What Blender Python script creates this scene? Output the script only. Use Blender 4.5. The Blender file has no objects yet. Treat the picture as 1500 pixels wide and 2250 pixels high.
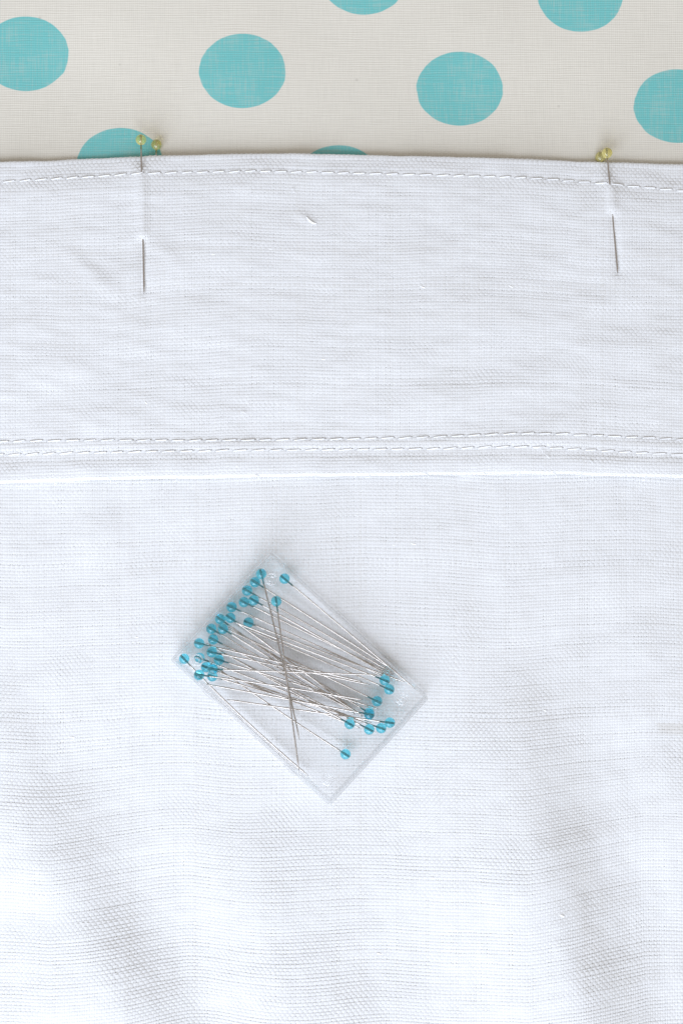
import bpy, math, random
import numpy as np
from mathutils import Vector, Matrix

# ------------------------------------------------------------------ basics
# All layout numbers are in "units" of 0.11 mm; x to the right, y towards the
# near side of the table, z up. W() turns them into metres.
S = 0.00011
CX, CY = 750.0, 1125.0
CAMH = 3600.0
sc = bpy.context.scene
COL = sc.collection
rng = np.random.default_rng(7)
random.seed(7)

# ------------------------------------------------------------------ camera
cam_d = bpy.data.cameras.new('camera')
cam = bpy.data.objects.new('camera', cam_d)
COL.objects.link(cam)
cam.location = (0, 0, (CAMH + 20) * S)
cam.rotation_euler = (0, 0, 0)
cam_d.sensor_fit = 'VERTICAL'
cam_d.sensor_height = 24.0
cam_d.lens = 24.0 * CAMH / 2250.0
cam_d.clip_start = 0.005
cam_d.clip_end = 20
sc.camera = cam

# ------------------------------------------------------------------ light
world = bpy.data.worlds.new('World')
sc.world = world
world.use_nodes = True
bg = world.node_tree.nodes['Background']
bg.inputs[0].default_value = (1.0, 0.945, 0.90, 1)
bg.inputs[1].default_value = 0.44

def area(name, loc, target, sx, sy, power, col):
    d = bpy.data.lights.new(name, 'AREA')
    d.shape = 'RECTANGLE'; d.size = sx; d.size_y = sy
    d.energy = power; d.color = col
    o = bpy.data.objects.new(name, d); COL.objects.link(o)
    o.location = loc
    o.rotation_euler = (Vector(target) - Vector(loc)).to_track_quat('-Z', 'Y').to_euler()
    return o
# the window on the near side, a little to the left
area('window_light', (-0.24, -0.62, 0.50), (0, 0, 0), 0.95, 0.62, 11.9, (0.75, 0.84, 1.0))

sc.view_settings.view_transform = 'Standard'
sc.view_settings.look = 'None'
sc.view_settings.exposure = 0.0
sc.view_settings.gamma = 1.0
sc.view_settings.use_curve_mapping = False
sc.cycles.max_bounces = 24
sc.cycles.transmission_bounces = 20
sc.cycles.transparent_max_bounces = 16
sc.cycles.diffuse_bounces = 4
sc.cycles.glossy_bounces = 8
sc.cycles.blur_glossy = 0.5
sc.cycles.use_denoising = True

# ------------------------------------------------------------------ helpers
def W(x, y, z):
    return ((x - CX) * S, (CY - y) * S, z * S)

def WP(px, py, z):
    """place seen at (px,py) on the cloth plane, lifted to height z"""
    k = (CAMH + 20 - z) / CAMH
    return Vector(((px - CX) * S * k, (CY - py) * S * k, z * S))

def tag(o, label=None, cat=None, group=None, kind=None):
    if label: o['label'] = label
    if cat: o['category'] = cat
    if group: o['group'] = group
    if kind: o['kind'] = kind
    return o

def empty(name, loc=(0, 0, 0)):
    o = bpy.data.objects.new(name, None)
    o.empty_display_size = 0.005
    COL.objects.link(o); o.location = loc
    return o

def link(name, me, mat=None, parent=None):
    if mat is not None and not me.materials:
        me.materials.append(mat)
    o = bpy.data.objects.new(name, me); COL.objects.link(o)
    if parent is not None: o.parent = parent
    return o

def np_mesh(name, V, Q, smooth=True):
    """V (n,3) in metres, Q (m,4) quads"""
    me = bpy.data.meshes.new(name)
    V = np.ascontiguousarray(V, dtype=np.float32); Q = np.ascontiguousarray(Q, dtype=np.int32)
    me.vertices.add(len(V)); me.vertices.foreach_set('co', V.ravel())
    me.loops.add(Q.size); me.loops.foreach_set('vertex_index', Q.ravel())
    me.polygons.add(len(Q))
    me.polygons.foreach_set('loop_start', np.arange(0, Q.size, 4, dtype=np.int32))
    me.polygons.foreach_set('loop_total', np.full(len(Q), 4, dtype=np.int32))
    me.polygons.foreach_set('use_smooth', np.full(len(Q), smooth, dtype=bool))
    me.update(calc_edges=True)
    return me

def py_mesh(name, V, F, smooth=True):
    me = bpy.data.meshes.new(name)
    me.from_pydata([tuple(v) for v in V], [], F); me.update()
    for p in me.polygons: p.use_smooth = smooth
    return me

def sstep(a, b, x):
    t = np.clip((x - a) / (b - a), 0, 1)
    return t * t * (3 - 2 * t)

class Waves:
    """smooth random field made of plane waves, roughly in -1..1"""
    def __init__(self, n, lmin, lmax, ax=1.0, ay=1.0, seed=0):
        r = np.random.default_rng(seed)
        L = np.exp(r.uniform(math.log(lmin), math.log(lmax), n))
        th = r.uniform(0, 2 * math.pi, n)
        self.kx = np.cos(th) / L * 2 * math.pi * ax
        self.ky = np.sin(th) / L * 2 * math.pi * ay
        self.ph = r.uniform(0, 2 * math.pi, n)
        self.a = (L / lmax) ** 0.8
        self.a /= math.sqrt((self.a ** 2).sum() / 2) * 1.6
    def __call__(self, x, y):
        out = 0
        for kx, ky, p, a in zip(self.kx, self.ky, self.ph, self.a):
            out = out + a * np.sin(kx * x + ky * y + p)
        return out

# ------------------------------------------------------------------ materials
def new_mat(name):
    m = bpy.data.materials.new(name); m.use_nodes = True
    nt = m.node_tree
    return m, nt, nt.nodes['Principled BSDF']

def N(nt, kind, **kw):
    n = nt.nodes.new(kind)
    for k, v in kw.items(): setattr(n, k, v)
    return n

def math_node(nt, op, a, b=None, c=None):
    n = N(nt, 'ShaderNodeMath', operation=op)
    for i, v in enumerate((a, b, c)):
        if v is None: continue
        if isinstance(v, (int, float)): n.inputs[i].default_value = v
        else: nt.links.new(v, n.inputs[i])
    return n.outputs[0]

def linen_material(name, use_tint):
    m, nt, b = new_mat(name)
    b.inputs['Roughness'].default_value = 0.9
    b.inputs['Specular IOR Level'].default_value = 0.15
    tc = N(nt, 'ShaderNodeTexCoord')
    no = N(nt, 'ShaderNodeTexNoise'); no.inputs['Scale'].default_value = 900; no.inputs['Detail'].default_value = 3
    nt.links.new(tc.outputs['Object'], no.inputs['Vector'])
    rp = N(nt, 'ShaderNodeValToRGB')
    rp.color_ramp.elements[0].position = 0.3; rp.color_ramp.elements[0].color = (0.94, 0.938, 0.93, 1)
    rp.color_ramp.elements[1].position = 0.7; rp.color_ramp.elements[1].color = (0.97, 0.97, 0.968, 1)
    nt.links.new(no.outputs['Fac'], rp.inputs['Fac'])
    if use_tint:
        at = N(nt, 'ShaderNodeAttribute', attribute_name='tint')
        mx = N(nt, 'ShaderNodeMix', data_type='RGBA'); mx.blend_type = 'MIX'
        nt.links.new(at.outputs['Fac'], mx.inputs['Factor'])
        nt.links.new(rp.outputs['Color'], mx.inputs[6])
        mx.inputs[7].default_value = (0.62, 0.55, 0.44, 1)
        nt.links.new(mx.outputs[2], b.inputs['Base Color'])
    else:
        nt.links.new(rp.outputs['Color'], b.inputs['Base Color'])
    bp = N(nt, 'ShaderNodeBump'); bp.inputs['Strength'].default_value = 0.35; bp.inputs['Distance'].default_value = 0.0001
    n2 = N(nt, 'ShaderNodeTexNoise'); n2.inputs['Scale'].default_value = 6000
    nt.links.new(tc.outputs['Object'], n2.inputs['Vector'])
    nt.links.new(n2.outputs['Fac'], bp.inputs['Height'])
    nt.links.new(bp.outputs['Normal'], b.inputs['Normal'])
    if use_tint:   # thin yarn lets some light through
        tr = N(nt, 'ShaderNodeBsdfTranslucent'); tr.inputs['Color'].default_value = (0.95, 0.94, 0.92, 1)
        ms = N(nt, 'ShaderNodeMixShader'); ms.inputs[0].default_value = 0.22
        nt.links.new(b.outputs[0], ms.inputs[1]); nt.links.new(tr.outputs[0], ms.inputs[2])
        nt.links.new(ms.outputs[0], nt.nodes['Material Output'].inputs['Surface'])
    return m

LINEN = linen_material('linen_thread', True)
LINEN_BASE = linen_material('linen_ground', False)

def thread_material():
    m, nt, b = new_mat('sewing_thread')
    b.inputs['Base Color'].default_value = (0.97, 0.97, 0.97, 1)
    b.inputs['Roughness'].default_value = 0.45
    b.inputs['Sheen Weight'].default_value = 0.2
    return m
THREAD = thread_material()

def steel_material():
    m, nt, b = new_mat('nickel_steel')
    b.inputs['Metallic'].default_value = 1.0
    b.inputs['Base Color'].default_value = (0.58, 0.53, 0.48, 1)
    tc = N(nt, 'ShaderNodeTexCoord')
    no = N(nt, 'ShaderNodeTexNoise'); no.inputs['Scale'].default_value = 1500
    nt.links.new(tc.outputs['Object'], no.inputs['Vector'])
    r = math_node(nt, 'MULTIPLY_ADD', no.outputs['Fac'], 0.14, 0.17)
    nt.links.new(r, b.inputs['Roughness'])
    return m
STEEL = steel_material()

def glass_material(name, col, ior=1.5, rough=0.0, clear=1.0):
    m, nt, b = new_mat(name)
    b.inputs['Base Color'].default_value = (*col, 1)
    b.inputs['Roughness'].default_value = rough
    b.inputs['IOR'].default_value = ior
    b.inputs['Transmission Weight'].default_value = clear
    return m
BLUE = glass_material('turquoise_glass', (0.20, 0.80, 0.95), clear=0.92)
YELLOW = glass_material('straw_glass', (1.0, 0.92, 0.40), clear=0.80)

def clear_material(name, milk, spec):
    # thin clear styrene: see-through, with the gloss of its surface
    m, nt, b = new_mat(name)
    tr = N(nt, 'ShaderNodeBsdfTransparent'); tr.inputs['Color'].default_value = (0.999, 0.9995, 1.0, 1)
    gl = N(nt, 'ShaderNodeBsdfGlossy'); gl.inputs['Roughness'].default_value = 0.06
    df = N(nt, 'ShaderNodeBsdfDiffuse'); df.inputs['Color'].default_value = (0.97, 0.98, 0.98, 1)
    lw = N(nt, 'ShaderNodeLayerWeight'); lw.inputs['Blend'].default_value = 0.5
    fres = math_node(nt, 'MULTIPLY_ADD', math_node(nt, 'POWER', lw.outputs['Facing'], 5.0), 0.90, spec)
    m1 = N(nt, 'ShaderNodeMixShader'); m1.inputs[0].default_value = milk
    m2 = N(nt, 'ShaderNodeMixShader')
    nt.links.new(tr.outputs[0], m1.inputs[1]); nt.links.new(df.outputs[0], m1.inputs[2])
    nt.links.new(fres, m2.inputs[0]); nt.links.new(m1.outputs[0], m2.inputs[1]); nt.links.new(gl.outputs[0], m2.inputs[2])
    nt.links.new(m2.outputs[0], nt.nodes['Material Output'].inputs['Surface'])
    return m
CLEAR = clear_material('clear_plastic', 0.001, 0.004)
FROST = clear_material('moulded_plastic', 0.022, 0.025)
RIM = clear_material('bright_plastic_edge', 0.14, 0.12)  # whitish mix stands in for light that clear edges would refract

def dotted_material():
    m, nt, b = new_mat('printed_cotton')
    b.inputs['Roughness'].default_value = 0.9
    b.inputs['Specular IOR Level'].default_value = 0.15
    tc = N(nt, 'ShaderNodeTexCoord')
    wob = N(nt, 'ShaderNodeTexNoise'); wob.inputs['Scale'].default_value = 300; wob.inputs['Detail'].default_value = 2
    nt.links.new(tc.outputs['Object'], wob.inputs['Vector'])
    sx = N(nt, 'ShaderNodeSeparateXYZ'); nt.links.new(tc.outputs['Object'], sx.inputs[0])
    x = math_node(nt, 'MULTIPLY_ADD', sx.outputs[0], 1 / (1.0045 * S), CX)
    y = math_node(nt, 'MULTIPLY_ADD', sx.outputs[1], -1 / (1.0045 * S), CY)
    wv = math_node(nt, 'MULTIPLY_ADD', wob.outputs['Fac'], 7.0, -3.5)
    x = math_node(nt, 'ADD', x, wv)
    # lattice of dots printed on the cotton
    ox, oy = 532.0, 153.0
    a = (478.0, 39.0); bb = (-267.0, 210.0)
    det = a[0] * bb[1] - a[1] * bb[0]
    dx = math_node(nt, 'SUBTRACT', x, ox); dy = math_node(nt, 'SUBTRACT', y, oy)
    i = math_node(nt, 'ADD', math_node(nt, 'MULTIPLY', dx, bb[1] / det), math_node(nt, 'MULTIPLY', dy, -bb[0] / det))
    j = math_node(nt, 'ADD', math_node(nt, 'MULTIPLY', dx, -a[1] / det), math_node(nt, 'MULTIPLY', dy, a[0] / det))
    fi = math_node(nt, 'SUBTRACT', i, math_node(nt, 'ROUND', i))
    fj = math_node(nt, 'SUBTRACT', j, math_node(nt, 'ROUND', j))
    rx = math_node(nt, 'ADD', math_node(nt, 'MULTIPLY', fi, a[0] / 95.0), math_node(nt, 'MULTIPLY', fj, bb[0] / 95.0))
    ry = math_node(nt, 'ADD', math_node(nt, 'MULTIPLY', fi, a[1] / 83.0), math_node(nt, 'MULTIPLY', fj, bb[1] / 83.0))
    d = math_node(nt, 'SQRT', math_node(nt, 'ADD', math_node(nt, 'MULTIPLY', rx, rx), math_node(nt, 'MULTIPLY', ry, ry)))
    mr = N(nt, 'ShaderNodeMapRange', interpolation_type='SMOOTHSTEP')
    nt.links.new(d, mr.inputs[0])
    mr.inputs[1].default_value = 0.985; mr.inputs[2].default_value = 1.012
    mr.inputs[3].default_value = 1.0; mr.inputs[4].default_value = 0.0
    # fine weave: streaks in both directions
    def streak(scx, scy):
        mp = N(nt, 'ShaderNodeMapping'); mp.inputs['Scale'].default_value = (scx, scy, 1)
        nt.links.new(tc.outputs['Object'], mp.inputs['Vector'])
        n = N(nt, 'ShaderNodeTexNoise'); n.inputs['Scale'].default_value = 1.0; n.inputs['Detail'].default_value = 2
        nt.links.new(mp.outputs[0], n.inputs['Vector'])
        return n.outputs['Fac']
    s1 = streak(2600, 160); s2 = streak(160, 2600)
    wx = N(nt, 'ShaderNodeTexWave', wave_type='BANDS', bands_direction='X'); wx.inputs['Scale'].default_value = 2 * math.pi / 20 / (4.6 * S)
    wy = N(nt, 'ShaderNodeTexWave', wave_type='BANDS', bands_direction='Y'); wy.inputs['Scale'].default_value = 2 * math.pi / 20 / (5.2 * S)
    for wn in (wx, wy):
        nt.links.new(tc.outputs['Object'], wn.inputs['Vector'])
        wn.inputs['Distortion'].default_value = 1.5; wn.inputs['Detail Scale'].default_value = 0.4
    wsum = math_node(nt, 'ADD', wx.outputs['Fac'], wy.outputs['Fac'])
    ssum = math_node(nt, 'ADD', s1, s2)
    h = math_node(nt, 'ADD', math_node(nt, 'MULTIPLY', wsum, 0.5), ssum)
    dots = N(nt, 'ShaderNodeMix', data_type='RGBA')
    ink = N(nt, 'ShaderNodeTexNoise'); ink.inputs['Scale'].default_value = 160; ink.inputs['Detail'].default_value = 4
    nt.links.new(tc.outputs['Object'], ink.inputs['Vector'])
    cover = math_node(nt, 'ADD', math_node(nt, 'MULTIPLY_ADD', ssum, 0.55, 0.22), math_node(nt, 'MULTIPLY', ink.outputs['Fac'], 0.36))
    cover = math_node(nt, 'MINIMUM', cover, 1.0)
    nt.links.new(math_node(nt, 'MULTIPLY', mr.outputs[0], cover), dots.inputs['Factor'])
    dots.inputs[6].default_value = (0.80, 0.755, 0.655, 1)
    dots.inputs[7].default_value = (0.20, 0.57, 0.55, 1)
    # weave gaps and faint ageing change the yarn colour a little
    big = N(nt, 'ShaderNodeTexNoise'); big.inputs['Scale'].default_value = 22; big.inputs['Detail'].default_value = 3
    nt.links.new(tc.outputs['Object'], big.inputs['Vector'])
    tone = math_node(nt, 'MULTIPLY_ADD', h, 0.11, 0.83)
    tone = math_node(nt, 'ADD', tone, math_node(nt, 'MULTIPLY_ADD', big.outputs['Fac'], 0.10, -0.05))
    sp = N(nt, 'ShaderNodeTexVoronoi'); sp.inputs['Scale'].default_value = 95
    nt.links.new(tc.outputs['Object'], sp.inputs['Vector'])
    fleck = N(nt, 'ShaderNodeMapRange'); nt.links.new(sp.outputs['Distance'], fleck.inputs[0])
    fleck.inputs[1].default_value = 0.02; fleck.inputs[2].default_value = 0.045
    fleck.inputs[3].default_value = 0.86; fleck.inputs[4].default_value = 1.0
    tone = math_node(nt, 'MULTIPLY', tone, fleck.outputs[0])
    mul = N(nt, 'ShaderNodeVectorMath', operation='SCALE')
    nt.links.new(dots.outputs[2], mul.inputs[0]); nt.links.new(tone, mul.inputs['Scale'])
    nt.links.new(mul.outputs[0], b.inputs['Base Color'])
    bp = N(nt, 'ShaderNodeBump'); bp.inputs['Strength'].default_value = 0.5; bp.inputs['Distance'].default_value = 0.00008
    nt.links.new(h, bp.inputs['Height']); nt.links.new(bp.outputs['Normal'], b.inputs['Normal'])
    return m
DOTTED = dotted_material()

# ------------------------------------------------------------------ dotted cotton underneath
def build_dotted():
    xs = np.linspace(-1500, 3000, 226); ys = np.linspace(-1500, 3600, 256)
    X, Y = np.meshgrid(xs, ys)
    wv = Waves(14, 260, 900, seed=11)
    Z = 2.4 * wv(X, Y) + 1.0 + 11.0 * (1 - sstep(360, 430, Y))
    Z = Z - 30 * (1 - np.exp(-np.clip(350 - Y, 0, None) / 140.0))   # rises towards the hem
    Z = np.minimum(Z, 3.0 + 11.0 * (1 - sstep(360, 430, Y)))
    V = np.stack([(X - CX) * S, (CY - Y) * S, Z * S], -1).reshape(-1, 3)
    n, m_ = X.shape
    idx = np.arange(n * m_).reshape(n, m_)
    Q = np.stack([idx[:-1, :-1], idx[1:, :-1], idx[1:, 1:], idx[:-1, 1:]], -1).reshape(-1, 4)
    o = link('dotted_fabric', np_mesh('dotted_fabric', V, Q), DOTTED)
    tag(o, 'cream cotton fabric printed with turquoise polka dots, spread under the white linen', 'fabric')
build_dotted()

# ------------------------------------------------------------------ linen surfaces
BODY_Z = 16.0
HEM_Z = 29.0
E_TOP_X = [-500, -100, 0, 170, 300, 420, 540, 640, 740, 900, 1050, 1200, 1300, 1400, 1500, 1600, 2000]
E_TOP_Y = [372, 359, 354, 347.5, 343, 338, 335.5, 335.5, 337.5, 341, 345, 350, 353.5, 356.5, 360, 364, 380]
E_BOT_X = [-500, -100, 0, 130, 330, 500, 750, 1000, 1200, 1350, 1500, 1600, 2000]
E_BOT_Y = [1085, 1068, 1063, 1057, 1053, 1049, 1046, 1043, 1041, 1045, 1050, 1054, 1070]
def smooth_interp(x, xp, fp):
    acc = 0
    for k, w in ((-60, 1), (-30, 2), (0, 3), (30, 2), (60, 1)):
        acc = acc + w * np.interp(np.asarray(x, float) + k, xp, fp)
    return acc / 9.0
edge_w = Waves(10, 60, 300, seed=5)
def e_top(x): return smooth_interp(x, E_TOP_X, E_TOP_Y) + 0.8 * edge_w(x, 0)
def e_bot(x): return smooth_interp(x, E_BOT_X, E_BOT_Y) + 0.9 * edge_w(x, 777)

def gauss(d, s): return np.exp(-0.5 * (d / s) ** 2)
def ridge(x, y, xc, sl, sr):
    d = x - xc
    return np.where(d < 0, np.exp(-0.5 * (d / sl) ** 2), np.exp(-0.5 * (d / sr) ** 2))
body_soft = Waves(22, 110, 420, seed=21)
body_fine = Waves(26, 34, 110, seed=22)

def body_z(x, y):
    low = sstep(1560, 1960, y)
    z = BODY_Z + 0 * x
    # soft folds running down the near half of the cloth; it lies flat under the box
    f = 62 * ridge(x, y, 95 + 0.55 * (y - 1900), 180, 115) * sstep(1300, 2200, y)
    f = f + 78 * ridge(x, y, 610 + 0.28 * (y - 2050), 135, 210) * sstep(1560, 2480, y)
    f = f + 86 * ridge(x, y, 1135 + 0.22 * (y - 1750), 190, 115) * sstep(1300, 2150, y)
    f = f + 36 * ridge(x, y, 1560, 150, 150) * sstep(1200, 1900, y)
    f = f + 14 * sstep(2000, 2400, y) + 55 * sstep(1960, 2420, y) * gauss(x + 20, 150)
    z = z + f * (1 - np.exp(-(np.hypot(x - 660, y - 1490) / 330.0) ** 4))
    calm = 1 - 0.75 * gauss(np.hypot((x - 660) / 260, (y - 1490) / 260), 1.0)
    z = z + calm * (3.0 - 0.8 * low) * body_soft(x, y) + calm * 0.45 * body_fine(x, y)
    # soft lift just before the hem
    z = z + 2.0 * gauss(y - 1110, 30) * body_soft(x * 0.7 + 300, y * 0.2)
    return np.maximum(z, 5.0)

def bend(x, y):
    """the weft lines wander and are carried along by the folds"""
    d = -0.14 * np.clip(x - 1150, 0, 260) * sstep(1450, 2000, y)
    d = d - 0.09 * np.clip(x - 120, 0, 300) * sstep(1400, 1950, y)
    d = d + 6.0 * body_soft(x * 0.6 - 900, y * 0.22 + 500)
    return d

hem_soft = Waves(22, 120, 480, ax=0.75, ay=1.25, seed=31)
hem_fine = Waves(28, 30, 120, ax=0.6, ay=1.3, seed=32)
def seg_dist(x, y, ax, ay, bx, by):
    vx, vy = bx - ax, by - ay; L2 = vx * vx + vy * vy
    t = np.clip(((x - ax) * vx + (y - ay) * vy) / L2, 0, 1)
    return np.hypot(x - ax - t * vx, y - ay - t * vy), t
def hem_z(x, y):
    z = HEM_Z + 2.4 * hem_soft(x, y) + 0.75 * hem_fine(x, y)
    # stitch rows pull the cloth down a little
    for f in (row_a, row_b, row_c):
        z = z - 0.6 * gauss(y - f(x), 7.0) * (1 + 0.3 * np.sin(x * 2 * math.pi / 37.0))
    z = z + 2.2 * gauss(y - 0.5 * (row_b(x) + row_c(x)), 9.0) + 3.0 * gauss(y - e_bot(x) + 22, 14)
    z = z - 6.0 * gauss(y - e_top(x), 32)
    # creases
    for ax, ay, bx, by, h, w in ((140, 548, 268, 655, 3.2, 13), (800, 720, 1000, 930, 2.6, 34), (430, 760, 620, 690, 2.2, 22),
                                 (1080, 700, 1480, 790, 2.2, 20), (640, 460, 700, 500, 2.0, 8), (330, 520, 420, 610, 2.4, 14),
                                 (1250, 500, 1330, 420, 2.4, 16), (40, 780, 330, 860, 2.0, 22)):
        d, t = seg_dist(x, y, ax, ay, bx, by)
        z = z + h * gauss(d, w) * np.sin(math.pi * np.clip(t * 0.9 + 0.05, 0, 1))
    # cloth lifted over the two pins that run through it
    for ax, ay, bx, by in PIN_TUNNELS:
        d, t = seg_dist(x, y, ax, ay, bx, by)
        z = z + 5.2 * gauss(d, 9.5) + 2.6 * gauss(d, 28)
    for ax, ay, bx, by in PIN_SHOWN:
        d, t = seg_dist(x, y, ax, ay, bx, by)
        z = z - 2.5 * gauss(d, 8.0)
    return z

def mk_row(xp, yp):
    return lambda x: smooth_interp(x, xp, yp)
row_a = mk_row([-200, 0, 30, 170, 300, 440, 560, 700, 900, 1080, 1200, 1330, 1400, 1500, 1700],
               [408, 401, 399, 391, 383, 379, 377, 379.5, 385, 389, 394, 405, 412, 421, 440])
row_b = mk_row([-200, 0, 57, 250, 500, 750, 1000, 1100, 1190, 1300, 1500, 1700], [975, 970, 969, 967, 968, 965, 959, 953.5, 951.5, 957, 966, 975])
row_c = mk_row([-200, 0, 200, 500, 750, 1000, 1100, 1200, 1300, 1400, 1500, 1700], [1003, 999, 994.5, 990, 988, 986, 980.5, 983, 989, 995, 1000, 1010])
PIN_TUNNELS = [(312.3, 380, 315.3, 518), (1337.8, 399, 1342.6, 460)]
PIN_SHOWN = [(310.5, 340, 312, 370), (315.8, 532, 317, 647), (1335, 350, 1337, 390), (1344.3, 474, 1356, 598)]

# A surface is a function (x, q) -> point (x,y,z), tangent along q and normal, both in the (y,z) plane
def body_surf(x, q):
    y = q + bend(x, q)
    z = body_z(x, y)
    return y, z, np.ones_like(y), np.zeros_like(y), np.zeros_like(y), np.ones_like(y)

R_TOP, R_BOT = 7.0, 7.0
LA, LB = R_TOP * 1.55, R_BOT * 2.4
HEMFLAT = 700.0
hem_slope = Waves(12, 200, 700, seed=41)
def hem_surf(x, q):
    et, eb = e_top(x), e_bot(x)
    t = np.clip(q / HEMFLAT, 0, 1)
    y0, y1 = et + R_TOP, eb - R_BOT
    y = y0 + t * (y1 - y0) + 4.0 * np.sin(math.pi * t) * hem_slope(x, q)
    z = hem_z(x, y)
    ty, tz, ny, nz = np.ones_like(y), np.zeros_like(y), np.zeros_like(y), np.ones_like(y)
    a = np.clip(-q, 0, None) / R_TOP           # far edge, rolled under
    y = np.where(q < 0, y0 - R_TOP * np.sin(a), y); z = np.where(q < 0, z - R_TOP * (1 - np.cos(a)), z)
    b = np.clip(q - HEMFLAT, 0, None) / R_BOT  # near edge
    y = np.where(q > HEMFLAT, y1 + R_BOT * np.sin(b), y); z = np.where(q > HEMFLAT, z - R_BOT * (1 - np.cos(b)), z)
    ang = np.where(q < 0, -a, np.where(q > HEMFLAT, b, 0.0))
    return y, z, np.cos(ang), -np.sin(ang), np.sin(ang), np.cos(ang)

def sheet(name, surf, xs, qs, drop, parent):
    X, Qq = np.meshgrid(xs, qs)
    y, z, ty, tz, ny, nz = surf(X, Qq)
    y = y - drop * ny; z = z - drop * nz
    V = np.stack([(X - CX) * S, (CY - y) * S, z * S], -1).reshape(-1, 3)
    n, m_ = X.shape
    idx = np.arange(n * m_).reshape(n, m_)
    Q = np.stack([idx[:-1, :-1], idx[1:, :-1], idx[1:, 1:], idx[:-1, 1:]], -1).reshape(-1, 4)
    return link(name, np_mesh(name, V, Q), LINEN_BASE, parent)

PROFILE_W = np.array([-1.0, 0.0, 1.0])
NP_ = len(PROFILE_W)
PROFILE_H = np.array([-0.62, 0.0, -0.62])

def thread_widths(nthreads, npos, pos, pitch, seed, base):
    r = np.random.default_rng(seed)
    w = base * pitch * (1 + 0.13 * r.standard_normal((nthreads, 1))).clip(0.72, 1.35)
    w = np.repeat(w, npos, 1)
    # slow swelling along each thread
    for L in (45, 130, 380):
        ph = r.uniform(0, 2 * math.pi, (nthreads, 1)); l = L * r.uniform(0.7, 1.4, (nthreads, 1))
        w = w * (1 + 0.075 * np.sin(pos[None, :] / l * 2 * math.pi + ph))
    # slubs
    ns = int(nthreads * 0.55)
    ti = r.integers(0, nthreads, ns); c = r.uniform(pos.min(), pos.max(), ns)
    sg = r.uniform(6, 30, ns); am = r.uniform(0.15, 0.6, ns)
    for k in range(ns):
        w[ti[k]] *= 1 + am[k] * np.exp(-0.5 * ((pos - c[k]) / sg[k]) ** 2)
    return w

def weave(name, surf, x0, x1, q0, q1, px, pq, amp, thick, seed, parent, stain=None):
    r = np.random.default_rng(seed)
    nx = int((x1 - x0) / px); nq = int((q1 - q0) / pq)
    xi = x0 + (np.arange(nx) + 0.5 + 0.08 * r.standard_normal(nx)) * px
    qj = q0 + (np.arange(nq) + 0.5 + 0.09 * r.standard_normal(nq)) * pq
    # slow irregular spacing, so that the cloth is denser here and more open there
    xi = xi + 0.9 * np.sin(xi / 61 + 1) + 0.4 * np.sin(xi / 23)
    qj = qj + 1.6 * np.sin(qj / 83) + 0.7 * np.sin(qj / 29 + 2)
    q_lo, q_hi = q0, q1
    wob = Waves(18, 50, 260, seed=seed + 1)
    VV, QQ, TT = [], [], []
    off = 0
    sgn = np.where((np.arange(nx)[:, None] + np.arange(nq)[None, :]) % 2 == 0, 1.0, -1.0)
    # ---- threads along q
    qs = np.empty(nq * 2); qs[0::2] = qj - 0.24 * pq; qs[1::2] = qj + 0.24 * pq
    wd = thread_widths(nx, nq * 2, qs, px, seed + 2, 0.475)
    Xc = np.repeat(xi[:, None], nq * 2, 1) + 0.55 * wob(xi[:, None], qs[None, :] * 0.5)
    Qc = np.repeat(qs[None, :], nx, 0)
    sg = np.repeat(sgn, 2, 1) * amp - 0.04
    off = emit_threads(VV, QQ, TT, off, surf, Xc, Qc, wd, sg, thick * np.sqrt(wd / (0.475 * px)), 'q', r, stain)
    # ---- threads along x
    xs = np.empty(nx * 2); xs[0::2] = xi - 0.24 * px; xs[1::2] = xi + 0.24 * px
    wd = thread_widths(nq, nx * 2, xs, pq, seed + 3, 0.475)
    Xc = np.repeat(xs[None, :], nq, 0)
    Qc = np.repeat(qj[:, None], nx * 2, 1) + 0.8 * wob(xs[None, :] + 4000, qj[:, None] * 2.0)
    sg = -np.repeat(sgn.T, 2, 1) * amp + 0.04
    off = emit_threads(VV, QQ, TT, off, surf, Xc, Qc, wd, sg, thick * np.sqrt(wd / (0.475 * pq)), 'x', r, stain)
    me = np_mesh(name, np.concatenate(VV), np.concatenate(QQ))
    at = me.attributes.new('tint', 'FLOAT', 'POINT')
    at.data.foreach_set('value', np.concatenate(TT).astype(np.float32))
    o = link('weave', me, LINEN, parent)
    o['kind'] = 'stuff'
    return o

def emit_threads(VV, QQ, TT, off, surf, Xc, Qc, wd, hz, th, axis, r, stain):
    n, m_ = Xc.shape
    V = np.empty((n, m_, NP_, 3), dtype=np.float32)
    if axis == 'q':
        for k in range(NP_):
            x = Xc + PROFILE_W[k] * wd
            y, z, ty, tz, ny, nz = surf(x, Qc)
            h = hz + PROFILE_H[k] * th
            V[:, :, k, 0] = (x - CX) * S; V[:, :, k, 1] = (CY - (y + h * ny)) * S; V[:, :, k, 2] = (z + h * nz) * S
    else:
        y, z, ty, tz, ny, nz = surf(Xc, Qc)
        for k in range(NP_):
            d = PROFILE_W[k] * wd; h = hz + PROFILE_H[k] * th
            V[:, :, k, 0] = (Xc - CX) * S; V[:, :, k, 1] = (CY - (y + d * ty + h * ny)) * S; V[:, :, k, 2] = (z + d * tz + h * nz) * S
    idx = off + np.arange(n * m_ * NP_).reshape(n, m_, NP_)
    Q = np.stack([idx[:, :-1, :-1], idx[:, 1:, :-1], idx[:, 1:, 1:], idx[:, :-1, 1:]], -1).reshape(-1, 4)
    tint = np.repeat((0.05 * np.abs(r.standard_normal((n, 1)))).clip(0, 0.16), m_, 1)
    if stain is not None: tint = tint + stain(Xc, Qc)
    VV.append(V.reshape(-1, 3)); QQ.append(Q); TT.append(np.repeat(tint.reshape(-1), NP_))
    return off + n * m_ * NP_

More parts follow.
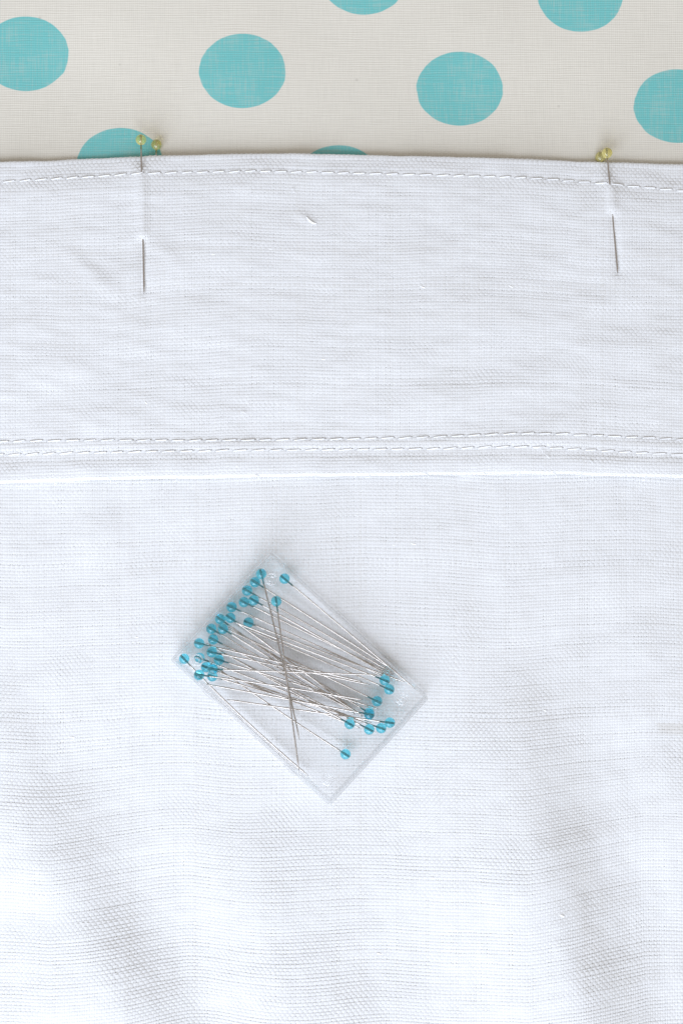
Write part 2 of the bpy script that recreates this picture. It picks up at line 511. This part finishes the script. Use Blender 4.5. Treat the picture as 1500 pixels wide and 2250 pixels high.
curtain = empty('linen_curtain', W(750, 1125, 0))
tag(curtain, 'white woven linen curtain with a wide stitched hem, laid over dotted cotton', 'curtain')
def under(o, p):
    """parent o to p, keeping o where its coordinates put it"""
    o.parent = p
    return o
# the curtain's root stands at the origin of the layout, so children need no offset
curtain.location = (0, 0, 0)

panel = sheet('panel', body_surf, np.linspace(-330, 1830, 218), np.linspace(1000, 2555, 157), 2.5, curtain)
def stain(x, q):
    a = sstep(1432, 1446, x + 6 * np.sin(q / 9)) * sstep(1602, 1611, q) * (1 - sstep(1630, 1640, q))
    return 0.22 * a
weave('panel_weave', body_surf, -335, 1835, 1030, 2560, 5.4, 7.2, 0.46, 1.05, 101, panel, stain)
qs_hem = np.concatenate([np.linspace(-LA, 0, 9), np.linspace(7, HEMFLAT - 7, 99), np.linspace(HEMFLAT, HEMFLAT + LB, 9)])
hem = sheet('hem', hem_surf, np.linspace(-330, 1830, 310), qs_hem, 2.4, curtain)
weave('hem_weave', hem_surf, -335, 1835, -LA + 4, HEMFLAT + LB - 3, 5.3, 6.9, 0.44, 1.05, 202, hem)

# ------------------------------------------------------------------ stitches
def stitch_mesh():
    rings, seg = 9, 7
    V, F = [], []
    for i in range(rings):
        t = i / (rings - 1); u = -0.5 + t
        lift = 1.0 * (1 - abs(2 * t - 1) ** 4) * 1.5 - 1.5
        rad = 1.3 * (0.55 + 0.45 * math.sin(math.pi * min(1, max(0, t))) ** 0.35)
        for k in range(seg):
            a = 2 * math.pi * k / seg
            V.append((u, rad * math.cos(a) * S, (lift + 0.65 * rad * math.sin(a)) * S))
    for i in range(rings - 1):
        for k in range(seg):
            F.append((i * seg + k, i * seg + (k + 1) % seg, (i + 1) * seg + (k + 1) % seg, (i + 1) * seg + k))
    F.append(tuple(range(seg - 1, -1, -1))); F.append(tuple((rings - 1) * seg + k for k in range(seg)))
    return py_mesh('stitch', V, F)
STITCH = stitch_mesh(); STITCH.materials.append(THREAD)
def stitch_row(f, x0, pitch, tilt, seed):
    r = random.Random(seed)
    x = x0
    while x < 1825:
        L = pitch * r.uniform(0.93, 1.07)
        g = r.uniform(2.5, 4.5)
        xa, xb = x + g / 2, x + L - g / 2
        tl = tilt + r.uniform(-1.2, 1.2)
        ya, yb = float(f(xa)) + tl / 2 + r.uniform(-.5, .5), float(f(xb)) - tl / 2 + r.uniform(-.5, .5)
        xm, ym = (xa + xb) / 2, (ya + yb) / 2
        za = float(hem_z(np.array(xa), np.array(ya))); zb = float(hem_z(np.array(xb), np.array(yb)))
        zm = float(hem_z(np.array(xm), np.array(ym)))
        o = link('stitch', STITCH, None, hem)
        zc = max((za + zb) / 2, zm) + 1.05
        o.location = W(xm, ym, zc)
        o.scale = (math.hypot(xb - xa, yb - ya) * S, 1, 1)
        o.rotation_euler = (0, -math.atan2(zb - za, xb - xa), -math.atan2(yb - ya, xb - xa))
        x += L
stitch_row(row_a, -308, 35.0, 3.0, 1)
stitch_row(row_b, -326, 38.5, 3.2, 2)
stitch_row(row_c, -328, 38.0, 3.6, 3)

# ------------------------------------------------------------------ loose fibres and a knot in the linen
def tube(name, pts, rad, mat, parent, seg=5, taper=True):
    V, F = [], []
    n = len(pts)
    for i, p in enumerate(pts):
        p = Vector(p)
        t = (Vector(pts[min(i + 1, n - 1)]) - Vector(pts[max(i - 1, 0)])).normalized()
        a = t.cross(Vector((0, 0, 1)))
        a = a.normalized() if a.length > 1e-6 else Vector((1, 0, 0))
        b = t.cross(a)
        k = rad * (1 - 0.7 * abs(2 * i / (n - 1) - 1) ** 3) if taper else rad
        for s_ in range(seg):
            th = 2 * math.pi * s_ / seg
            V.append(p + a * (k * math.cos(th)) + b * (k * math.sin(th)))
    for i in range(n - 1):
        for s_ in range(seg):
            F.append((i * seg + s_, i * seg + (s_ + 1) % seg, (i + 1) * seg + (s_ + 1) % seg, (i + 1) * seg + s_))
    F.append(tuple(range(seg - 1, -1, -1))); F.append(tuple((n - 1) * seg + s_ for s_ in range(seg)))
    return link(name, py_mesh(name, V, F), mat, parent)

fr = random.Random(4)
for x in (128, 392, 560, 690, 812, 930, 1140, 1212, 1278, 1345, 1418, 1478, 240, 1060):
    y = float(e_bot(x)) - fr.uniform(0, 6)
    dx, dy = fr.uniform(-14, 16), fr.uniform(6, 14)
    pts = []
    for i in range(6):
        t = i / 5
        pts.append(W(x + dx * t + 3 * math.sin(t * 3), y + dy * t, BODY_Z + 14 - 6 * t + 3 * math.sin(3.1 * t)))
    tube('loose_fibre', pts, 0.6 * S, THREAD, hem)
for x, y in ((1182, 985), (1195, 1000), (530, 905), (1290, 1012), (640, 415)):
    z = float(hem_z(np.array(float(x)), np.array(float(y)))) + 3.0
    a = fr.uniform(0.3, 1.2)
    pts = [W(x + 13 * t * math.cos(a) + 2 * math.sin(4 * t), y + 13 * t * math.sin(a), z + 1.5 * math.sin(3 * t)) for t in [i / 5 for i in range(6)]]
    tube('loose_fibre', pts, 0.7 * S, THREAD, hem)
# knot of thread near the far stitch row
pts = []
for i in range(10):
    t = i / 9
    x = 672 + 24 * t; y = 476 + 16 * t + 5 * math.sin(t * 3.0)
    pts.append(W(x, y, float(hem_z(np.array(x), np.array(y))) + 0.2))
tube('thread_knot', pts, 2.2 * S, THREAD, hem, 7)
def lump(x, y, sx, sy, zf, parent, ang):
    bz = float(zf(np.array(float(x)), np.array(float(y))))
    pts = [W(x + (t - .5) * sx * math.cos(ang), y + (t - .5) * sx * math.sin(ang), bz - 1.0) for t in [i / 7 for i in range(8)]]
    tube('slub', pts, sy * S, THREAD, parent, 6)
for x, y, sx, sy, a in ((928, 632, 14, 2.1, .3), (1120, 630, 16, 1.8, .5), (595, 548, 12, 1.7, 0), (710, 790, 14, 1.8, .2), (322, 885, 12, 1.8, .8), (470, 560, 12, 1.6, 0)):
    lump(x, y, sx, sy, hem_z, hem, a)
for x, y, sx, sy, a in ((1224, 1994, 12, 2.6, .4), (908, 1195, 14, 2.0, .2), (865, 1197, 8, 1.8, 0), (832, 2085, 12, 2.2, .3), (160, 1620, 14, 2.0, .1), (950, 1920, 14, 2.0, 0), (1195, 1560, 10, 2, .2), (300, 1400, 12, 1.6, .1)):
    lump(x, y, sx, sy, body_z, panel, a)

# ------------------------------------------------------------------ clear pin box
BC = (659.0, 1488.5)
UX = (0.736, 0.677); VX = (-0.677, 0.736)
HU, HV = 233.0, 157.5
Z0 = BODY_Z + 6.0
WALL = 4.0
SEAM = Z0 + 46
ZT = Z0 + 74
FLOOR = Z0 + 7.0
CEIL = ZT - 7.0
K_MID = (CAMH + 20 - 55) / CAMH
bcw = WP(BC[0], BC[1], 55)
box = empty('pin_box', (bcw.x, bcw.y, Z0 * S))
box.rotation_euler = (0, 0, -math.atan2(UX[1], UX[0]))
tag(box, 'small clear plastic box full of turquoise-headed pins, lying on the white linen', 'box')

def rrect(hu, hv, r, z, n=5):
    out = []
    for cx, cy, a0 in ((hu - r, hv - r, 0), (-hu + r, hv - r, 90), (-hu + r, -hv + r, 180), (hu - r, -hv + r, 270)):
        for i in range(n + 1):
            a = math.radians(a0 + 90 * i / n)
            out.append(((cx + r * math.cos(a)) * S, (cy + r * math.sin(a)) * S, z * S))
    return out
def loops_mesh(name, loops):
    V, F = [], []
    n = len(loops[0])
    for l in loops: V += l
    for i in range(len(loops) - 1):
        for k in range(n):
            F.append((i * n + k, i * n + (k + 1) % n, (i + 1) * n + (k + 1) % n, (i + 1) * n + k))
    F.append(tuple(range(n - 1, -1, -1))); F.append(tuple((len(loops) - 1) * n + k for k in range(n)))
    me = py_mesh(name, V, F, False)
    me.materials.append(CLEAR); me.materials.append(FROST); me.materials.append(RIM)
    for p in me.polygons:
        if abs(p.normal.z) < 0.9 or len(p.vertices) == 4: p.material_index = 1
        if 0.2 < abs(p.normal.z) < 0.95: p.material_index = 2
    return me
zz = lambda z: z - Z0
c = 1.8
tray = loops_mesh('tray', [rrect(HU - c, HV - c, 5, 0), rrect(HU, HV, 6, c), rrect(HU, HV, 6, zz(SEAM) - c), rrect(HU - c * .8, HV - c * .8, 5.2, zz(SEAM)),
                           rrect(HU - WALL + c * .8, HV - WALL + c * .8, 2.8, zz(SEAM)), rrect(HU - WALL, HV - WALL, 2.5, zz(SEAM) - c),
                           rrect(HU - WALL, HV - WALL, 2.5, zz(FLOOR) + 2), rrect(HU - WALL - 2, HV - WALL - 2, 2.0, zz(FLOOR))])
link('tray', tray, CLEAR, box)
s2 = SEAM + 0.8
lid = loops_mesh('lid', [rrect(HU - WALL - 2, HV - WALL - 2, 2.0, zz(CEIL)), rrect(HU - WALL, HV - WALL, 2.5, zz(CEIL) - 2), rrect(HU - WALL, HV - WALL, 2.5, zz(s2) + c),
                         rrect(HU - WALL + c * .8, HV - WALL + c * .8, 2.8, zz(s2)), rrect(HU - c * .8, HV - c * .8, 5.2, zz(s2)),
                         rrect(HU, HV, 6, zz(s2) + c), rrect(HU, HV, 6, zz(ZT) - c), rrect(HU - c * 1.4, HV - c * 1.4, 4.6, zz(ZT))])
lid_o = link('lid', lid, CLEAR, box)
def ring_mesh(name, ro, ri, h):
    prof = [(ri + .8, 0), (ri, .8), (ri, h - .8), (ri + .8, h), (ro - .8, h), (ro, h - .8), (ro, .8), (ro - .8, 0)]
    V, F = [], []; n = 32; m_ = len(prof)
    for i in range(n):
        a = 2 * math.pi * i / n
        for r_, z_ in prof: V.append((r_ * math.cos(a) * S, r_ * math.sin(a) * S, z_ * S))
    for i in range(n):
        for k in range(m_):
            F.append((i * m_ + k, ((i + 1) % n) * m_ + k, ((i + 1) % n) * m_ + (k + 1) % m_, i * m_ + (k + 1) % m_))
    return py_mesh(name, V, F)
RING = ring_mesh('foot_ring', 13.5, 10.0, 5.0); RING.materials.append(RIM)
PEG = ring_mesh('foot_stud', 6.8, 3.8, 4.5); PEG.materials.append(RIM)
for su in (-1, 1):
    for sv in (-1, 1):
        o = link('foot_ring', RING, None, lid_o); o.location = (su * 190 * S, -sv * 118 * S, (zz(ZT) + 0.3) * S)
        o = link('foot_stud', PEG, None, lid_o); o.location = (su * 190 * S, -sv * 118 * S, (zz(ZT) + 0.3) * S)
# thumb catch on the long side and hinge knuckles on the other
def bar_mesh(name, hx, hy, z0, z1):
    return loops_mesh(name, [rrect(hx - 1, hy - 1, 1.2, z0, 3), rrect(hx, hy, 1.8, z0 + 1, 3), rrect(hx, hy, 1.8, z1 - 1, 3), rrect(hx - 1, hy - 1, 1.2, z1, 3)])
o = link('catch', bar_mesh('catch', 39, 3.2, 0, 34), None, lid_o); o.location = (0, (HV + 3.6) * S, (zz(ZT) - 36) * S)
HINGE = bar_mesh('hinge', 17, 3.0, 0, 16)
for u in (-120, 120):
    o = link('hinge', HINGE, None, box); o.location = (u * S, -(HV + 3.3) * S, (zz(SEAM) - 8) * S)

# ------------------------------------------------------------------ pins
HEAD_R = 11.6
SH_R = 1.75
def sphere_mesh(name, r, nu=28, nv=18, el=1.06):
    V = [(0, 0, r)]; F = []
    for i in range(1, nv):
        a = math.pi * i / nv
        for k in range(nu):
            b = 2 * math.pi * k / nu
            V.append((r * math.cos(a), r * math.sin(a) * math.cos(b), r * math.sin(a) * math.sin(b)))
    V[0] = (r, 0, 0); V.append((-r, 0, 0))
    for k in range(nu): F.append((0, 1 + k, 1 + (k + 1) % nu))
    for i in range(nv - 2):
        for k in range(nu):
            a = 1 + i * nu; F.append((a + k, a + nu + k, a + nu + (k + 1) % nu, a + (k + 1) % nu))
    e = len(V) - 1; a = 1 + (nv - 2) * nu
    for k in range(nu): F.append((a + k, e, a + (k + 1) % nu))
    me = py_mesh(name, [Vector(v) * S for v in V], F)
    return me
def shaft_mesh(name, bow):
    """unit length along +x, from inside the head to a sharp tip; bow in units"""
    n, seg = 14, 8
    ts = [0.0] + [i / (n - 3) * 0.95 for i in range(1, n - 2)] + [0.985, 1.0]
    V, F = [], []
    for i, t in enumerate(ts):
        r = SH_R if t < 0.951 else (SH_R * 0.62 if t < 0.99 else 0.12)
        zc = bow * 4 * t * (1 - t)
        for k in range(seg):
            a = 2 * math.pi * k / seg
            V.append((t, (zc + r * math.cos(a)) * S, r * math.sin(a) * S))
    m_ = len(ts)
    for i in range(m_ - 1):
        for k in range(seg):
            F.append((i * seg + k, i * seg + (k + 1) % seg, (i + 1) * seg + (k + 1) % seg, (i + 1) * seg + k))
    F.append(tuple(range(seg - 1, -1, -1))); F.append(tuple((m_ - 1) * seg + k for k in range(seg)))
    return py_mesh(name, V, F)
HEAD_B = sphere_mesh('bead_blue', HEAD_R); HEAD_B.materials.append(BLUE)
HEAD_Y = sphere_mesh('bead_yellow', 11.6); HEAD_Y.materials.append(YELLOW)
SHAFTS = {}
def shaft(bow):
    if bow not in SHAFTS:
        SHAFTS[bow] = shaft_mesh('shaft', bow); SHAFTS[bow].materials.append(STEEL)
    return SHAFTS[bow]

def make_pin(head_w, tip_w, head_mesh, label, group=None, bow=0.0, back=8.0):
    o = empty('straight_pin', head_w)
    d = tip_w - head_w
    o.rotation_euler = (0, -math.atan2(d.z, math.hypot(d.x, d.y)), math.atan2(d.y, d.x))
    link('head', head_mesh, None, o)
    s_ = link('shaft', shaft(bow), None, o)
    s_.location = (-back * S, 0, 0); s_.scale = (d.length + back * S, 1, 1)
    tag(o, label, 'pin', group)
    return o

G_BLUE = 'turquoise-headed pins in the clear box'
# head x,y  tip x,y  layer  bow  label
PINS = [
    (574, 1261, 658, 1626, 5, 2, 'turquoise-headed pin lying steeply over the others, head beside a ring in the box corner'),
    (607, 1321, 657, 1694, 6, 0, 'turquoise-headed pin lying steeply over the others, head set in from the crowded row'),
    (560.5, 1279, 872, 1477, 1, 0, 'turquoise-headed pin at the crowded end, head against the wall, second from the catch-side corner'), (543, 1297.6, 866, 1481, 2, 1, 'turquoise-headed pin at the crowded end, head against the wall, third from the catch-side corner'), (536, 1323, 866, 1484, 1, 0, 'turquoise-headed pin at the crowded end, head in the inner row, second from the catch side'),
    (557.5, 1319, 876, 1497, 2, 0, 'turquoise-headed pin at the crowded end, head in the inner row, first from the catch side'), (509, 1334, 843, 1487, 1, 1, 'turquoise-headed pin at the crowded end, head against the wall, fourth from the catch-side corner'),
    (625, 1271.5, 913, 1515, 2, 0, 'turquoise-headed pin lying along the box side that has the catch'),
    (484, 1360.5, 782, 1570, 1, 0, 'turquoise-headed pin at the crowded end, head against the wall, fifth from the catch-side corner'), (506, 1357.6, 797, 1576, 2, 2, 'turquoise-headed pin at the crowded end, head in the inner row, third from the catch side'), (464.7, 1381.7, 779, 1567, 1, 0, 'turquoise-headed pin at the crowded end, head against the wall, sixth from the catch-side corner'),
    (490, 1381.7, 799, 1574, 2, 0, 'turquoise-headed pin at the crowded end, head in the inner row, fourth from the catch side'), (468.6, 1405, 793, 1570, 2, 0, 'turquoise-headed pin at the crowded end, head in the inner row, fifth from the catch side'),
    (546, 1368, 890, 1499, 2, -2, 'turquoise-headed pin whose head stands alone, set well in from the crowded end'),
    (437.7, 1413.7, 797, 1498, 3, 0, 'turquoise-headed pin at the crowded end, head against the wall, seventh from the catch-side corner'), (465.7, 1433, 815, 1505, 3, 0, 'turquoise-headed pin at the crowded end, head in the inner row, sixth from the catch side'), (481, 1450, 832, 1558, 2, 0, 'turquoise-headed pin at the crowded end, head in the inner row, seventh from the catch side'),
    (437.7, 1483, 798, 1538, 3, 2, 'turquoise-headed pin at the crowded end, head resting over the pin along the hinged side'),
    (438.6, 1445.6, 778, 1578, 1, 0, 'turquoise-headed pin whose head shows inside a corner ring of the box'),
    (453, 1466, 792, 1600, 1, 0, 'turquoise-headed pin with head partly covered by the topmost head of a heap of three'),
    (467.6, 1470.7, 832, 1483, 5, 0, 'turquoise-headed pin whose head rides on top of two other heads'),
    (466.7, 1486, 817, 1588, 1, 0, 'turquoise-headed pin with head squashed beneath the topmost head of a heap of three'),
    (405, 1447.5, 678, 1705, 2, -6, 'turquoise-headed pin lying along the hinged side of the box'),
    (844.7, 1494.7, 513, 1366, 3, 0, 'turquoise-headed pin pointing back, head over the gathered tips by the catch side'),
    (854.7, 1514.7, 522, 1373, 2, 0, 'turquoise-headed pin pointing back, head touching a corner ring at the sparse end'),
    (828, 1540.7, 499.5, 1382, 2, 0, 'turquoise-headed pin at the sparse end, head alone between the ringed corner and the stacked heads'), (768, 1590.7, 452, 1412, 2, 0, 'turquoise-headed pin at the sparse end, head set furthest in from the end wall'), (810.7, 1602.7, 488, 1433, 1, 0, 'turquoise-headed pin at the sparse end, head touching no other, beside the stacked pair'),
    (837, 1600, 487, 1480, 1, 0, 'turquoise-headed pin at the sparse end, head touching the head against the end wall'),
    (811, 1569.5, 452, 1503, 4, 0, 'turquoise-headed pin at the sparse end, head stacked over another head'),
    (810.5, 1566.5, 500, 1377, 1, 0, 'turquoise-headed pin at the sparse end, dark head beneath another head'),
    (856, 1588, 497, 1537, 2, 0, 'turquoise-headed pin at the sparse end, head against the end wall, pointing almost straight across'),
    (758.8, 1657, 455, 1452, 1, 3, 'turquoise-headed pin with its head alone in the empty corner of the box'),
]
def settle(pins):
    n = len(pins)
    H = np.array([[p[0], p[1]] for p in pins], float); T = np.array([[p[2], p[3]] for p in pins], float)
    lay = np.array([p[4] for p in pins], float)
    zh = FLOOR + HEAD_R + (lay - 1) * 4.2; zt = FLOOR + 4 + (lay - 1) * 5.0
    lo_h, hi_h = FLOOR + HEAD_R + .3, CEIL - HEAD_R - .3
    lo_t, hi_t = FLOOR + 2.5, CEIL - 3
    D = T - H
    inter = []
    for i in range(n):
        for j in range(i + 1, n):
            den = D[i, 0] * D[j, 1] - D[i, 1] * D[j, 0]
            if abs(den) > 1e-6:
                r_ = H[j] - H[i]
                a = (r_[0] * D[j, 1] - r_[1] * D[j, 0]) / den; b = (r_[0] * D[i, 1] - r_[1] * D[i, 0]) / den
                if -0.01 < a < 1.01 and -0.01 < b < 1.01: inter.append((i, j, a, b, 3.9))
            dd = np.hypot(*(H[i] - H[j]))
            if dd < 2 * HEAD_R: inter.append((i, j, 0, 0, math.sqrt(4 * HEAD_R ** 2 - dd ** 2) + .4))
        for j in range(n):
            if i == j: continue
            # head i against shaft j
            L2 = (D[j] ** 2).sum(); t = np.clip(((H[i] - H[j]) @ D[j]) / L2, 0, 1)
            dd = np.hypot(*(H[i] - H[j] - t * D[j]))
            if dd < HEAD_R + SH_R and t > 0.05:
                inter.append((i, j, 0, t, math.sqrt((HEAD_R + SH_R) ** 2 - dd ** 2) + .3))
    order = []
    for i, j, a, b, m_ in inter:
        dz = (zh[i] * (1 - a) + zt[i] * a) - (zh[j] * (1 - b) + zt[j] * b) + 2.5 * (lay[i] - lay[j])
        order.append(1.0 if dz >= 0 else -1.0)
    for it in range(900):
        for (i, j, a, b, m_), s_ in zip(inter, order):
            d = s_ * ((zh[i] * (1 - a) + zt[i] * a) - (zh[j] * (1 - b) + zt[j] * b))
            if d < m_:
                e = (m_ - d) * 0.25 * s_
                na = (1 - a) ** 2 + a * a; nb = (1 - b) ** 2 + b * b
                zh[i] += e * (1 - a) / na; zt[i] += e * a / na; zh[j] -= e * (1 - b) / nb; zt[j] -= e * b / nb
        zh -= 0.01; zt -= 0.01
        np.clip(zh, lo_h, hi_h, out=zh); np.clip(zt, lo_t, hi_t, out=zt)
    return zh, zt
zh, zt = settle(PINS)
for p, a, b in zip(PINS, zh, zt):
    make_pin(WP(p[0], p[1], a), WP(p[2], p[3], b), HEAD_B, p[6], G_BLUE, float(p[5]))

# pins through the hem
def hz(x, y): return float(hem_z(np.array(float(x)), np.array(float(y))))
make_pin(WP(310, 307, HEM_Z + 3), WP(317, 647, HEM_Z + 2.2), HEAD_Y,
         'yellow-headed pin run through the hem in front of a turquoise dot, sharp tip showing', 'pins through the hem')
make_pin(WP(1332.5, 336, HEM_Z + 3.4), WP(1356, 602, HEM_Z + 1.4), HEAD_Y,
         'yellow-headed pin run through the hem with a second head close behind it', 'pins through the hem')
make_pin(WP(344, 318, 16), WP(336, 640, 9), HEAD_Y,
         'yellow-headed pin behind the hem beside a turquoise dot, shaft mostly hidden', 'pins behind the hem')
make_pin(WP(1318, 345, 14), WP(1344, 640, 9), HEAD_Y,
         'yellow-headed pin behind the hem, head half hidden by the pin in front', 'pins behind the hem')
